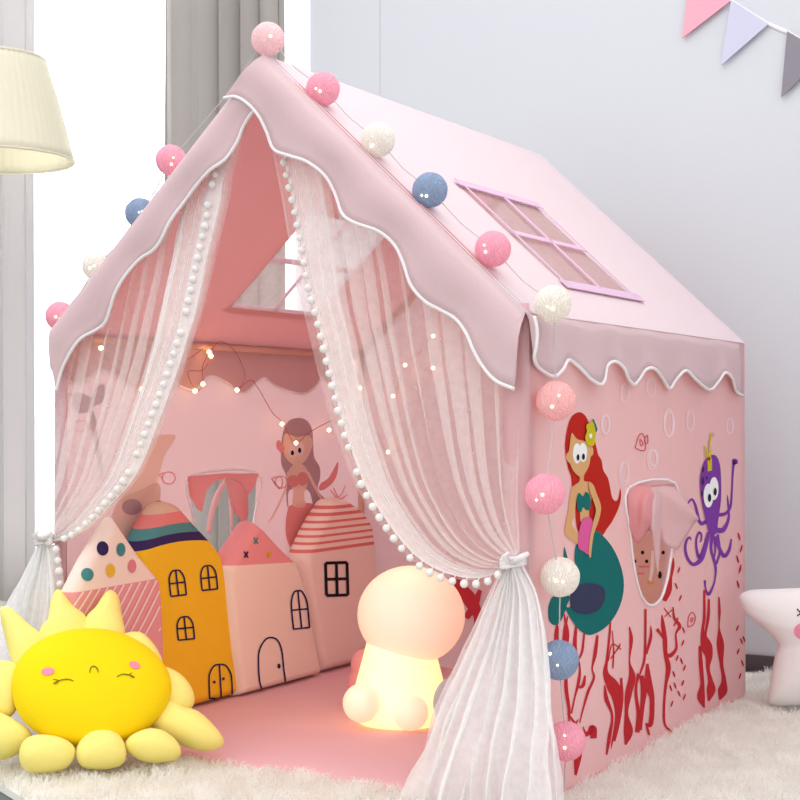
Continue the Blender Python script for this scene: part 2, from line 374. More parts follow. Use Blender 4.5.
def pile():
    N = 190000; xs = rng.uniform(-1.9, 2.0, N*4); ys = rng.uniform(-1.0, 1.64, N*4)
    mn = (xs-e0.x)*nrm.x+(ys-e0.y)*nrm.y
    keep = (mn > .0) & ~((xs > -.012) & (xs < W+.012) & (ys > -.022) & (ys < D+.0))
    # only where it can be seen from around the photograph's standpoint
    dx, dy = xs-CAM.x, ys-CAM.y; dd = -dx*math.sin(YAW)+dy*math.cos(YAW); rr = dx*math.cos(YAW)+dy*math.sin(YAW)
    keep &= (dd > 1.6) & (np.abs(rr/dd) < .42)
    keep &= ~((xs < W-.05) & (ys > .1) & (xs > .03)) & ~((xs < -.05) & (ys > .35) & (rr/dd > -.22))
    xs, ys = xs[keep][:N], ys[keep][:N]; N = len(xs)
    f1 = np.sin(xs*41+3*np.sin(ys*23))+np.sin(ys*37+2.5*np.sin(xs*29)); f2 = np.cos(ys*33+2*np.sin(xs*19))+np.sin(xs*57+ys*31)
    ang = f1*1.1+rng.uniform(-1.1, 1.1, N); lean = .42+.16*f2*.5+rng.uniform(-.2, .3, N)
    hgt = (.020+.006*np.sin(xs*21+ys*13)*np.cos(ys*17-xs*9)+rng.uniform(0, .010, N)); L = .030
    w = rng.uniform(.0009, .0020, N); wa = ang+PI/2+rng.uniform(-.6, .6, N)
    V = np.zeros((N, 8, 3)); curl = rng.uniform(-1.2, 1.2, N)
    for k in range(4):
        t = k/3; r = L*lean*t; a = ang+curl*t
        cx, cy, cz = xs+r*np.cos(a), ys+r*np.sin(a), .002+hgt*(1-(1-t)**1.8)*(1-.25*t*np.clip(lean, 0, 1))
        ww = w*(1-.75*t)
        V[:, 2*k] = np.stack([cx-ww*np.cos(wa), cy-ww*np.sin(wa), cz], 1); V[:, 2*k+1] = np.stack([cx+ww*np.cos(wa), cy+ww*np.sin(wa), cz], 1)
    me = bpy.data.meshes.new('pile'); V = V.reshape(-1, 3)
    F = np.array([[0,1,3,2],[2,3,5,4],[4,5,7,6]]); F = (F[None]+8*np.arange(N)[:, None, None]).reshape(-1, 4)
    me.vertices.add(len(V)); me.vertices.foreach_set('co', V.astype(np.float32).ravel())
    me.loops.add(F.size); me.loops.foreach_set('vertex_index', F.astype(np.int32).ravel())
    me.polygons.add(len(F)); me.polygons.foreach_set('loop_start', (4*np.arange(len(F))).astype(np.int32))
    me.polygons.foreach_set('loop_total', np.full(len(F), 4, np.int32))
    me.polygons.foreach_set('use_smooth', np.ones(len(F), bool))
    me.materials.append(M_['pile']); me.update(); me.validate()
    o = bpy.data.objects.new('pile', me); col.objects.link(o); o.parent = ro; tag(o, kind='stuff')
pile()

# ------------------------------------------------------------------ play tent
tent = empty('play_tent', (W/2, 0, 0), 'pink canvas house-shaped play tent with scalloped valances and sea-creature print', 'tent')
sl = Vector((A-H, 0, W/2)).normalized()        # outward normal of the right slope
run = Vector((W/2, 0, H-A)).normalized()        # ridge -> right eave
SL = math.hypot(W/2, A-H)
def onroof(y, s, side=1, off=0):
    """s metres down from the ridge"""
    p = Vector((W/2+side*run.x*s, y, A+run.z*s)); return p+Vector((side*sl.x, 0, sl.z))*off
YF = -.018
def roof(side):
    dy = 0 if side > 0 else .148
    mb = MB(); ys = [YF, .1, .25]+[q+dy for q in (.371, .47, .565, .66, .753)]+[.9+dy*.5, 1.1, D+.006]
    s0 = (math.hypot(.845-W/2, 0))/run.x; s1 = (1.083-W/2)/run.x
    ss = [0, .1, .2, s0, (s0+s1)/2, s1, .74, SL*.96, SL]
    sag = lambda y, s: -.007*math.sin(PI*(y-YF)/(D-YF))*math.sin(PI*min(1, s/SL))
    P = {}
    fs = []; vs = []
    for i, y in enumerate(ys):
        for j, s in enumerate(ss): P[i, j] = len(vs); vs.append(onroof(y, s, side, sag(y, s)))
    for i in range(len(ys)-1):
        for j in range(len(ss)-1):
            if 3 <= i < 7 and 3 <= j < 5: continue
            q = (P[i, j], P[i+1, j], P[i+1, j+1], P[i, j+1]); fs.append(q if side < 0 else q[::-1])
    mb.add(vs, fs, 'roof')
    # seam lines along the rake and along the eave
    for yy in (YF+.012, YF+.03): mb.tube([onroof(yy, s, side, .0008) for s in (0, .2, .4, .6, SL)], .0009, 'drapepink', n=4)
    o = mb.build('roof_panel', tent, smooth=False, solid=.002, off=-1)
    o.data.materials.clear(); o.data.materials.append(M_['roof']); o.data.materials.append(M_['drapepink']); o.data.materials.append(M_['roof_inner_glow'])
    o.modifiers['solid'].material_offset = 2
    # skylight: mesh pane, lilac tape
    pn = MB(); pn.grid([[onroof(y, s, side, -.006) for s in (s0-.004, s1+.004)] for y in (.367+dy, .757+dy)], 'mesh'); pn.build('skylight', o)
    tp = MB(); h = .0022
    def tape(y0, y1, a, b, dy0=0, dy1=0):
        y0 += dy; y1 += dy; tp.add([onroof(y0-dy0, a, side, h), onroof(y1+dy0, a, side, h), onroof(y1+dy1, b, side, h), onroof(y0-dy1, b, side, h)], [(0,1,2,3)], M_['lilac'])
    tape(.368, .377, s0-.012, s1+.012); tape(.750, .759, s0-.012, s1+.012); tape(.352, .772, s0-.020, s0+.004); tape(.352, .790, s1-.004, s1+.022)
    tape(.556, .570, s0, s1); sm = (s0+s1)/2; tape(.37, .755, sm-.008, sm+.008)
    tp.build('skylight_tape', o, smooth=False, solid=.002)
roof(1); roof(-1)

# gable valance: traced scalloped lower edge hung from the rake
def gable(edge, side, yo, name='gable_valance'):
    E = [ony(p, YF-yo) for p in edge]; E = cat_open(E, 6)
    rows = [[] for _ in range(7)]; ap = Vector((W/2, 0, A)); d = Vector((side*run.x, 0, run.z)); nn = Vector((side*sl.x, 0, sl.z))
    for p in E:
        q = Vector((p.x, 0, p.z))-ap; s = q.dot(d); s = max(min(s, SL), 0)
        top = onroof(YF, s, side, .001)
        for k in range(7):
            t = k/6; b = math.sin(PI*min(1, t*1.3))*.006+ .004*math.sin(s*34)*t
            r = top.lerp(p, t); r.y = YF-yo*min(1, t*4)-b
            if k == 0: r.y = YF+.002
            rows[k].append(r)
    mb = MB(); mb.grid(rows, 'valance'); o = mb.build(name, tent, solid=.0015)
    pp = MB(); pp.tube([p+Vector((0, -.001, 0)) for p in rows[-1]], .0035, 'piping', n=8); pp.build('piping', o)
    return o
gable([(57,392),(63,370),(72,352),(82,338),(95,330),(104,323),(110,310),(117,292),(128,272),(140,258),(152,251),(162,240),(172,220),(184,201),(196,185),(212,170),(226,160),(236,143),(242,127),(251,114),(259,108)], -1, .004)
gable([(224,98),(236,97),(249,104),(259,116),(266,132),(273,149),(290,156),(308,162),(324,175),(334,193),(343,214),(356,223),(378,231),(393,244),(403,262),(412,285),(425,301),(440,310),(455,319),(467,334),(475,351),(484,367),(497,381),(515,389)], 1, .010)

# eave valances
def eave(edge_xyz, side):
    rows = [[] for _ in range(6)]
    for i, p in enumerate(edge_xyz):
        wave = (.004+.006*math.sin(i*.33))*(1 if side > 0 else .1)
        for k in range(6):
            t = k/5; x0 = (W+.004) if side > 0 else -.004
            r = Vector((x0+side*((.006 if side > 0 else -.003)*t+wave*t*t), p.y, (H+.001)+(p.z-H)*t)); 
            if k == 0: r.x = x0-side*.006
            rows[k].append(r)
    mb = MB(); mb.grid(rows, 'valance'); o = mb.build('eave_valance', tent, solid=.0015)
    pp = MB(); pp.tube([p+Vector((side*.001, 0, 0)) for p in rows[-1]], .0036, 'piping', n=8); pp.build('piping', o)
EV = [(526,316),(528,330),(531,350),(536,363),(543,371),(551,377),(558,371),(565,362),(572,361),(580,368),(588,380),(597,385),(604,379),(609,366),(615,362),(620,368),(625,379),(634,385),(641,379),(645,370),(650,369),(659,377),(670,389),(677,380),(684,371),(691,379),(702,387),(712,390),(719,382),(723,373),(729,379),(735,391),(744,396)]
ev = cat_open([onx(p, W+.012) for p in EV], 4)
for p in ev: p.y = min(max(p.y, -.01), D+.01)
eave(ev, 1); eave([Vector((0, p.y, H-(H-p.z)*1.0)) for p in ev], -1)

# side walls with their printed pictures
WIN = [(.48,.577),(.765,.577),(.755,.47),(.725,.385),(.69,.335),(.65,.316),(.60,.316),(.55,.345),(.515,.40),(.49,.48)]
def wall_mesh(x, mb, y0=0, y1=D):
    from mathutils.geometry import delaunay_2d_cdt
    outer = []
    n = 14
    for i in range(n): outer.append((y0+(y1-y0)*i/n, .0))
    for i in range(8): outer.append((y1, H*i/8))
    for i in range(n): outer.append((y1-(y1-y0)*i/n, H))
    for i in range(8): outer.append((y0, H-H*i/8))
    hole = WIN
    V = [Vector(p) for p in outer]+[Vector(p) for p in hole]; no = len(outer)
    for i in range(1, 12):
        for j in range(1, 9):
            p = Vector((y0+(y1-y0)*i/12, H*j/9))
            if not (.45 < p.x < .79 and .29 < p.y < .60): V.append(p)
    E = [(i, (i+1) % no) for i in range(no)]+[(no+i, no+(i+1) % len(hole)) for i in range(len(hole))]
    r = delaunay_2d_cdt(V, E, [], 0, 1e-5); vs, fs = r[0], r[2]; keep = []
    def inside(p):
        c = False
        for i in range(len(hole)):
            a, b = hole[i], hole[i-1]
            if (a[1] > p.y) != (b[1] > p.y) and p.x < (b[0]-a[0])*(p.y-a[1])/(b[1]-a[1])+a[0]: c = not c
        return c
    for f in fs:
        c = sum((vs[i] for i in f), Vector((0,0)))/len(f)
        if not inside(c): keep.append(tuple(f))
    mb.add([(x, v.x, v.y) for v in vs], keep, 'pink')
mr = MB(); wall_mesh(W, mr)
P1 = plane_painter('x', W, 1)
C4 = crop(540,400,5.714); CA = crop(540,500,5.333); CO = crop(670,430,4.7); F2 = crop(550,590,4.21); F3 = crop(640,560,5.0); C3 = crop(520,230,2.857)
# faint bubbles
for cx, cy, rx, ry in C4([(375,140,20,52),(740,140,28,72),(480,420,25,66),(650,330,22,45)])+C3([(300,465,11,26),(375,450,12,26),(425,550,13,38),(487,545,10,28),(245,555,11,28),(300,690,10,28),(378,655,13,28),(600,560,9,22)]):
    stroke(mr, P1, ell(cx, cy, rx, ry, n=12), 'bubble', 1, w=1.3, closed=True)
# red-haired mermaid
fill(mr, P1, C4([(230,70),(258,88),(280,130),(305,205),(325,280),(332,312),(352,345),(362,400),(388,445),(400,495),(412,555),(432,578),(448,560),(460,505),(463,560),(448,620),(415,690),(380,740),(355,775),(300,790),(225,760),(205,690),(200,600),(185,520),(178,440),(160,390),(150,330),(143,260),(155,165),(175,105),(200,78)]), 'hair', 1)
fill(mr, P1, CA([(130,250),(150,320),(165,380),(160,480),(120,440),(125,320)]), 'teal', 1)
fill(mr, P1, CA([(75,510),(115,500),(158,515),(145,560),(132,600),(108,650),(75,668),(48,640),(44,580),(58,530)]), 'teal', 1)
fill(mr, P1, CA([(300,165),(340,195),(385,250),(420,320),(443,400),(447,470),(435,540),(405,610),(360,670),(310,705),(265,720),(225,705),(185,665),(150,610),(133,568),(160,570),(172,500),(190,450),(205,400),(190,350),(184,300),(195,235),(240,190)]), 'teal', 2)
fill(mr, P1, CA([(210,450),(290,445),(340,470),(348,520),(320,580),(275,605),(235,610),(185,595),(162,560),(165,490)]), 'navyblob', 3)
fill(mr, P1, C4([(228,425),(250,425),(252,462),(285,468),(305,490),(300,540),(285,600),(280,650),(282,700),(235,700),(228,640),(212,600),(205,560),(190,520),(195,490),(225,465)]), 'skin', 2)
fill(mr, P1, CA([(172,-72),(192,-62),(190,20),(182,90),(172,130),(205,190),(205,235),(165,212),(138,185),(134,150),(150,70),(162,-20)]), 'skin', 3)
fill(mr, P1, C4([(225,530),(245,550),(262,525),(285,545),(290,585),(285,625),(262,628),(247,612),(235,640),(218,630),(210,590),(212,550)]), 'teal', 3)
fill(mr, P1, CA([(240,95),(262,92),(280,110),(282,150),(272,200),(264,250),(258,290),(235,275),(205,255),(205,200),(212,150),(225,110)]), 'shell', 4)
fill(mr, P1, CA([(262,-94),(285,-80),(300,-40),(322,18),(325,55),(313,111),(289,176),(278,240),(270,308),(260,285),(264,220),(274,165),(286,110),(298,55),(285,5),(265,-50)]), 'skin', 5)
fill(mr, P1, C4([(183,188),(210,222),(255,236),(285,262),(303,275),(303,312),(290,325),(280,375),(260,415),(240,442),(215,430),(190,405),(172,365),(158,350),(148,325),(155,305),(165,290),(172,240)]), 'skin', 3)
for e in ((212,305,23,58),(246,300,23,55)): fill(mr, P1, C4(ell(*e)), 'white', 4)
for e in ((218,328,8,18),(249,324,8,18)): fill(mr, P1, C4(ell(*e)), 'black', 5)
fill(mr, P1, C4([(298,118),(306,110),(328,165),(315,185),(300,150)]), 'teal', 4)
fill(mr, P1, C4([(265,145),(285,130),(300,120),(312,150),(318,185),(315,220),(310,255),(290,265),(268,250),(258,215),(268,180)]), 'flower', 5)
fill(mr, P1, C4(ell(290,205,9,14)), 'white', 6)
# little fish and snail outlines
for cr, c in ((C4, [(545,268),(553,240),(566,203),(585,193),(600,225),(600,285),(570,286),(548,275)]), (C4, [(600,220),(614,203),(616,245),(600,240)]), (C4, [(572,225),(575,260),(590,250)]), (F3, [(240,330),(244,285),(262,262),(277,285),(268,322),(250,332)]), (F3, [(255,310),(256,290),(266,295)])):
    stroke(mr, P1, cr(c), 'fish', 1, w=.9, closed=True)
# octopus
PU = 'purple'
for s in ([(170,430,14),(150,440,13),(136,425,12),(128,390,11),(118,350,9),(103,326,8),(86,342,6),(84,352,3)], [(225,400,14),(262,392,12),(284,360,9),(291,290,7),(294,220,7),(299,165,10),(304,148,22),(308,160,18)], [(222,472,20),(248,470,18),(268,440,12),(277,400,8),(272,330,6),(270,305,2)], [(212,500,14),(232,555,13),(255,592,14),(278,565,11),(289,512,5)],
          [(182,480,14),(165,560,14),(145,610,16),(110,632,13),(84,605,11),(72,560,10),(78,520,9),(92,505,8),(100,518,3)], [(178,490,12),(158,560,12),(140,600,14),(126,565,9),(124,515,8),(136,482,8),(148,492,7),(146,518,6),(138,528,3)], [(200,480,14),(194,560,10),(214,640,10),(212,700,6),(198,745,8),(180,772,12),(168,745,6),(164,706,9)], [(225,490,8),(234,570,8),(218,630,9)], [(205,490,6),(213,560,7),(208,600,5)], [(190,500,8),(220,520,10),(225,550,6)]):
    stroke(mr, P1, CO(s), PU, 1)
fill(mr, P1, CO([(195,118),(220,125),(236,170),(241,250),(240,330),(232,390),(225,440),(222,480),(205,492),(182,480),(172,440),(160,390),(148,330),(141,260),(145,200),(162,145)]), PU, 2)
for e in ((156,185,6,12),(154,240,7,20),(150,300,5,14),(172,225,5,8)): fill(mr, P1, CO(ell(*e)), 'navy', 3)
for e in ((181,308,23,56),(207,275,21,54)): fill(mr, P1, CO(ell(*e)), 'white', 4 if e[0] < 190 else 3)
for e in ((186,319,8,19),(213,290,7,18)): fill(mr, P1, CO(ell(*e)), 'black', 5)
fill(mr, P1, CO([(176,142),(197,135),(197,190),(178,195)]), 'flower', 3, smooth=False)
for s in ([(186,145,14),(178,108,6),(163,76,8)], [(188,138,12),(187,70,7),(194,20,6),(204,18,6),(206,34,4)], [(175,130,8),(160,95,3)]): stroke(mr, P1, CO(s), 'flower', 3)
fill(mr, P1, CO(ell(185,135,6,10)), 'red', 4)
# red seaweed and coral
RD = 'red'
for s in ([(255,120,6),(250,200,8),(240,290,8),(235,350,18),(262,400,40),(284,450,38),(285,520,18),(275,590,12),(262,640,6),(258,668,2)], [(262,170,3),(268,250,5),(265,330,5)], [(230,400,4),(238,460,14),(262,530,8),(250,620,12),(238,694,6)], [(300,370,8),(302,460,12),(286,560,14),(268,636,12)],
          [(335,155,4),(342,210,12),(335,300,5),(346,365,22),(330,440,22),(322,520,12),(330,595,30),(318,652,6)], [(402,80,8),(402,180,8),(398,290,8),(380,350,6),(365,400,4)], [(425,150,3),(424,200,10),(405,270,8)], [(370,350,6),(362,430,10),(372,520,12),(368,600,16)], [(385,360,14),(395,420,20),(388,500,14),(378,590,14)], [(410,310,8),(415,400,26),(430,460,16),(425,560,16),(405,568,10)], [(405,560,6),(415,600,8),(420,612,3)],
          [(60,100,4),(72,180,14),(68,250,12),(70,330,8),(68,410,12),(80,500,10),(80,560,4)], [(30,140,6),(28,190,16),(22,260,6),(30,300,8)], [(110,150,8),(105,250,14),(125,320,6),(122,380,10),(105,450,6),(90,520,6)], [(145,180,6),(135,260,8),(115,300,5)], [(200,190,8),(190,270,12),(178,330,5),(185,370,8),(160,430,9),(140,500,6),(125,560,4)], [(148,360,6),(140,400,12),(122,412,8)], [(75,110,4),(62,170,10),(55,260,5),(60,320,6)],
          [(75,520,6),(110,568,9),(140,608,14),(165,600,16),(180,585,26),(184,625,20)], [(130,600,14),(130,650,10),(118,700,24),(108,780,8)], [(150,610,8),(140,575,3)], [(110,560,6),(120,545,3)], [(245,300,4),(262,230,4),(300,250,4)], [(255,290,4),(290,240,5),(295,225,3)]):
    stroke(mr, P1, F2(s), RD, 1)
for s in ([(167,-10,4),(165,30,12),(155,90,10),(142,150,26),(122,205,16)], [(110,275,5),(116,330,16),(125,400,18),(128,470,16),(142,540,20),(130,620,12),(122,700,10),(120,790,10),(128,830,8),(152,855,8),(168,880,5)], [(85,345,14),(105,372,10),(125,400,10)], [(165,235,6),(172,290,10),(198,330,14),(180,370,7),(182,440,10),(152,478,16),(130,470,10)], [(190,290,8),(170,330,6)], [(120,240,4),(155,285,4)], [(160,250,4),(122,285,4)],
          [(322,150,8),(322,280,10),(315,360,14),(332,430,44),(345,480,28),(340,540,14),(352,600,18),(356,650,34),(343,705,8)], [(345,195,8),(342,280,12),(330,360,8),(330,400,8)], [(300,430,10),(305,520,16),(312,620,16),(306,685,30),(322,738,6)], [(395,185,6),(398,260,10),(396,340,6),(402,420,28),(408,520,14),(420,600,18),(413,655,36),(398,700,6)]):
    stroke(mr, P1, F3(s), RD, 1)
for i, (x, y) in enumerate([(195,50),(182,130),(202,190),(218,350),(214,415),(208,505),(186,490),(170,570),(222,540),(176,628),(214,615),(196,668),(222,685),(154,640),(160,718),(490,0),(500,52),(491,120),(487,340),(507,405),(491,457),(512,515),(500,580),(520,395)]):
    fill(mr, P1, F3(ell(x, y, 4.5, 17, .35*(-1)**i, n=8)), RD, 1)
for i, (x, y) in enumerate([(325,500),(335,558),(318,607),(330,650),(320,725)]): fill(mr, P1, CO(ell(x, y, 4.5, 20, -.25*(-1)**i, n=8)), RD, 1)
sw_r = mr.build('side_wall', tent, smooth=False)

# left side wall; pictures show softly on its inner face
mlw = MB(); wall_mesh(0, mlw)
P0 = plane_painter('x', 0, 1)
C7 = crop(240,400,4.444); C2 = crop(30,300,3.64); C5 = crop(130,300,4.0)
fill(mlw, P0, C7([(255,80),(295,90),(320,130),(325,200),(330,255),(355,300),(355,350),(345,400),(380,440),(400,450),(370,510),(335,540),(325,470),(300,400),(220,400),(215,480),(206,440),(205,340),(185,290),(182,230),(190,150),(215,95)]), 'softgrey', 1)
fill(mlw, P0, C7([(360,370),(390,350),(415,310),(436,275),(432,330),(410,370),(370,400),(350,395)]), 'coral', 1)
fill(mlw, P0, C7([(215,480),(240,465),(330,465),(345,560),(335,620),(300,680),(270,710),(215,640),(202,560)]), 'coral', 2)
fill(mlw, P0, C7([(245,280),(270,280),(300,315),(300,370),(285,420),(290,472),(236,472),(235,400),(218,370),(213,320)]), 'softskin', 2)
stroke(mlw, P0, C7([(215,320,14),(200,400,10),(160,490,8),(130,540,6)]), 'softskin', 2); stroke(mlw, P0, C7([(300,320,14),(340,400,12),(388,485,10)]), 'softskin', 2)
fill(mlw, P0, C7([(200,150),(250,165),(305,158),(322,195),(308,240),(290,270),(265,290),(240,290),(205,260),(192,215)]), 'softskin', 3)
for e in ((236,360,28,26),(278,350,26,30)): fill(mlw, P0, C7(ell(*e)), 'coral', 3)
for e in ((236,225,22,30),(266,218,20,30)): fill(mlw, P0, C7(ell(*e)), 'bubble', 4)
for e in ((233,235,7,11),(265,224,7,12)): fill(mlw, P0, C7(ell(*e)), 'black', 5)
for e in ((172,200,12,22),(185,215,14,18)): fill(mlw, P0, C7(ell(*e)), 'coral', 4)
fill(mlw, P0, C2([(158,345),(190,340),(222,352),(240,320),(272,308),(265,370),(235,385),(215,405),(180,412),(156,390)]), 'softgrey', 1)
stroke(mlw, P0, C2([(222,400,14),(230,440,22),(240,500,16),(250,560,16),(262,640,14)]), 'softgrey', 1)
fill(mlw, P0, C5([(60,560),(182,540),(140,620),(110,720),(85,780),(30,830),(-40,800),(-20,640)]), 'softskin', 1)
fill(mlw, P0, [(140,490),(158,483),(160,500),(150,525),(128,540),(112,520),(120,500)], 'ivory', 1)
fill(mlw, P0, ell(132,507,10,8), 'softgrey', 2)
for f in ([(140,350),(175,340),(190,365),(175,395),(140,350),(165,380)], ): stroke(mlw, P0, C7(f), 'softcoral', 1, w=1.1)
for cx, cy in ((185,365),): stroke(mlw, P0, C7(ell(cx, cy, 28, 26, n=12)), 'coral', 3, w=1.1, closed=True)
stroke(mlw, P0, C5(ell(155,712,26,24, n=12)), 'coral', 1, w=1.2, closed=True); stroke(mlw, P0, C5([(130,712),(118,700),(135,690)]), 'coral', 1, w=1)
stroke(mlw, P0, C2(ell(185,458,26,20, n=12)), 'coral', 1, w=1.2, closed=True); stroke(mlw, P0, C2([(205,458),(222,445),(222,470),(205,460)]), 'coral', 1, w=1)
stroke(mlw, P0, C7([(415,390,6),(440,430,5),(470,380,4)]), 'coral', 3); stroke(mlw, P0, C7([(400,400,5),(440,440,8),(480,420,4)]), 'coral', 3)
sw_l = mlw.build('side_wall', tent, smooth=False)

# window piping + gathered drapes, right wall (outside) and left wall (inside)
def ring(parent, x):
    w_ = cat_closed(WIN, 4); mb = MB(); mb.tube([(x, p[0], p[1]) for p in w_]+[(x, w_[0][0], w_[0][1])], .003, 'piping', n=6, cap=False); return mb.build('window_piping', parent)
ring(sw_r, W+.002); ring(sw_l, -.002+.004)
def cloth(G, xbase, sign, m, parent, name):
    """small draped cloth from a coarse net of (px, py, lift mm)"""
    R = [[onx((p[0], p[1]), xbase+sign*p[2]*.001) for p in r] for r in G]
    R = [cat_open(r, 6) for r in R]; Cn = [cat_open([R[i][j] for i in range(len(R))], 6) for j in range(len(R[0]))]
    mb = MB(); mb.grid(Cn, m); return mb.build(name, parent, solid=.0015)
cloth([[(628,487,2),(638,486,6),(648,486,10),(656,488,14)], [(628,505,3),(637,508,20),(646,500,34),(658,495,24)], [(629,525,3),(636,537,14),(646,520,36),(658,522,28)], [(633,539,3),(638,543,8),(648,531,20),(656,530,14)]], W, 1, 'drapepink', sw_r, 'window_drape')
cloth([[(655,487,10),(664,486,9),(674,487,3)], [(657,491,22),(672,499,26),(697,516,24)], [(659,516,24),(668,524,14),(694,524,20)], [(663,540,12),(668,546,16),(677,550,10)]], W, 1, 'drape', sw_r, 'window_drape')
cloth([[(650,488,16),(655,487,20),(660,489,16)], [(651,505,32),(656,508,38),(661,506,30)], [(649,525,28),(654,532,36),(660,545,24)], [(652,540,20),(655,556,22),(658,575,10)]], W, 1, 'drape', sw_r, 'window_drape')
CW = crop(150,470,6.154)
fp = MB(); PL = plane_painter('x', .004, 1); fill(fp, PL, CW([(230,40),(460,20),(670,25),(655,70),(640,110),(600,160),(585,100),(520,58),(460,50),(400,70),(350,125),(335,190),(320,262),(285,235),(245,160)]), 'flap', 1, smooth=False)
fp.build('window_flap', sw_l, smooth=False)
cloth([[tuple(q) for q in r] for r in ([(224,479,4),(232,479,8),(241,483,10),(247,492,6)], [(227,490,6),(234,492,22),(243,495,24),(248,503,6)], [(230,502,6),(236,505,18),(243,508,24),(248,515,5)], [(235,513,4),(239,518,12),(243,521,12),(247,519,4)])], .003, 1, 'drapepink', sw_l, 'window_drape')
cloth([[(222,480,6),(225,478,8),(227,480,6)], [(213,498,6),(217,497,14),(219,500,6)], [(208,515,6),(212,516,14),(213,518,6)], [(206,532,4),(209,533,10),(211,534,4)]], .003, 1, 'drape', sw_l, 'window_drape')
cloth([[(226,480,6),(228,480,10),(230,484,6)], [(229,505,4),(231,507,8),(233,510,4)], [(230,530,4),(231,530,6),(232,530,4)], [(230,556,3),(231,556,5),(232,556,3)]], .003, 1, 'drape', sw_l, 'window_drape')

# back wall (gable), narrow front panels, base hem
bw = MB(); n = 10
bw.grid([[Vector((W*i/n, D-.004*math.sin(PI*j/6), H*j/6)) for i in range(n+1)] for j in range(7)], 'pink')
bw.add([(0, D, H), (W, D, H), (W/2, D, A)], [(0,1,2)], 'pink')
PB = plane_painter('y', D-.005, -1)
stroke(bw, PB, [(452,560,6),(458,585,12),(470,600,14),(478,620,8),(470,650,8)], 'fish', 1); stroke(bw, PB, [(480,590,4),(474,606,8),(466,618,6)], 'fish', 1)
CB = crop(620,470,5.333)
fill(bw, PB, CB([(70,380),(150,340),(215,380),(240,440),(228,540),(215,640),(195,700),(150,715),(110,660),(70,560)]), 'ivory', 1)
for x, y in ((205,395),(230,440),(142,487),(200,487),(120,440),(78,487)): fill(bw, PB, CB(ell(x, y, 9, 10)), 'black', 3)
stroke(bw, PB, CB([(100,515,9),(128,515,9),(157,515,9)]), 'rose', 2); stroke(bw, PB, CB([(92,552,9),(112,552,9),(130,552,9)]), 'rose', 2)
stroke(bw, PB, CB([(175,430,16),(172,520,20),(160,590,16)]), 'white', 2); stroke(bw, PB, CB([(145,590,7),(158,608,8),(180,598,7)]), 'mustard', 3)
fill(bw, PB, CB(ell(212,560,10,20)), 'black', 3)
bw.build('back_wall', tent, smooth=False)
for x0, x1 in ((0, .035), (W-.052, W)):
    fpn = MB(); fpn.grid([[Vector((x0+(x1-x0)*i/3, .001+.003*math.sin(i*2), H*1.02*j/6)) for i in range(4)] for j in range(7)], 'pink')
    fpn.build('front_panel', tent, solid=.0015)
def pole_(a, b):
    q = MB(); q.tube([a, b], .009, 'pole', n=10); q.build('frame_pole', tent)
for x in (.012, W-.012):
    for y in (.014, D-.014): pole_((x, y, .0), (x, y, H-.004))
    pole_((x, .014, H-.012), (x, D-.014, H-.012))
for y in (.014, D-.014):
    for s in (-1, 1): pole_(onroof(y, .012, s, -.014), onroof(y, SL-.01, s, -.014))
pole_((W/2, .012, A-.022), (W/2, D-.012, A-.022))
for x in (W+.001, -.001):
    hm = MB(); hm.tube([(x, -.004, .006), (x, D+.002, .006)], .004, 'drapepink', n=6); hm.build('bottom_hem', tent)

# floor mat
mt = MB(); nx, ny = 30, 34; x0, x1, y0, y1 = .012, W-.02, -.014, D-.02
def mz(x, y):
    e = min(x-x0, x1-x, y-y0, y1-y); return .011*(1-math.exp(-max(e, 0)/.018))+.0015*math.sin(x*19+2*math.sin(y*11))*math.sin(y*15)
rows = [[Vector((x0+(x1-x0)*i/nx, y0+(y1-y0)*(j/ny)**1.15, 0)) for i in range(nx+1)] for j in range(ny+1)]
for r in rows:
    for p in r: p.z = .003+mz(p.x, p.y)
mt.grid(rows, 'mat'); mt.grid([[Vector((p.x, p.y, .0)) for p in r] for r in (rows[0], rows[-1])], 'mat')
mt.grid([[Vector((p.x, p.y, 0)) for p in rows[0]], rows[0]], 'mat')
mo = mt.build('floor_mat'); recenter(mo, (W/2, 0, 0)); tag(mo, 'pink padded floor mat inside the play tent', 'mat')
MATZ = .0155

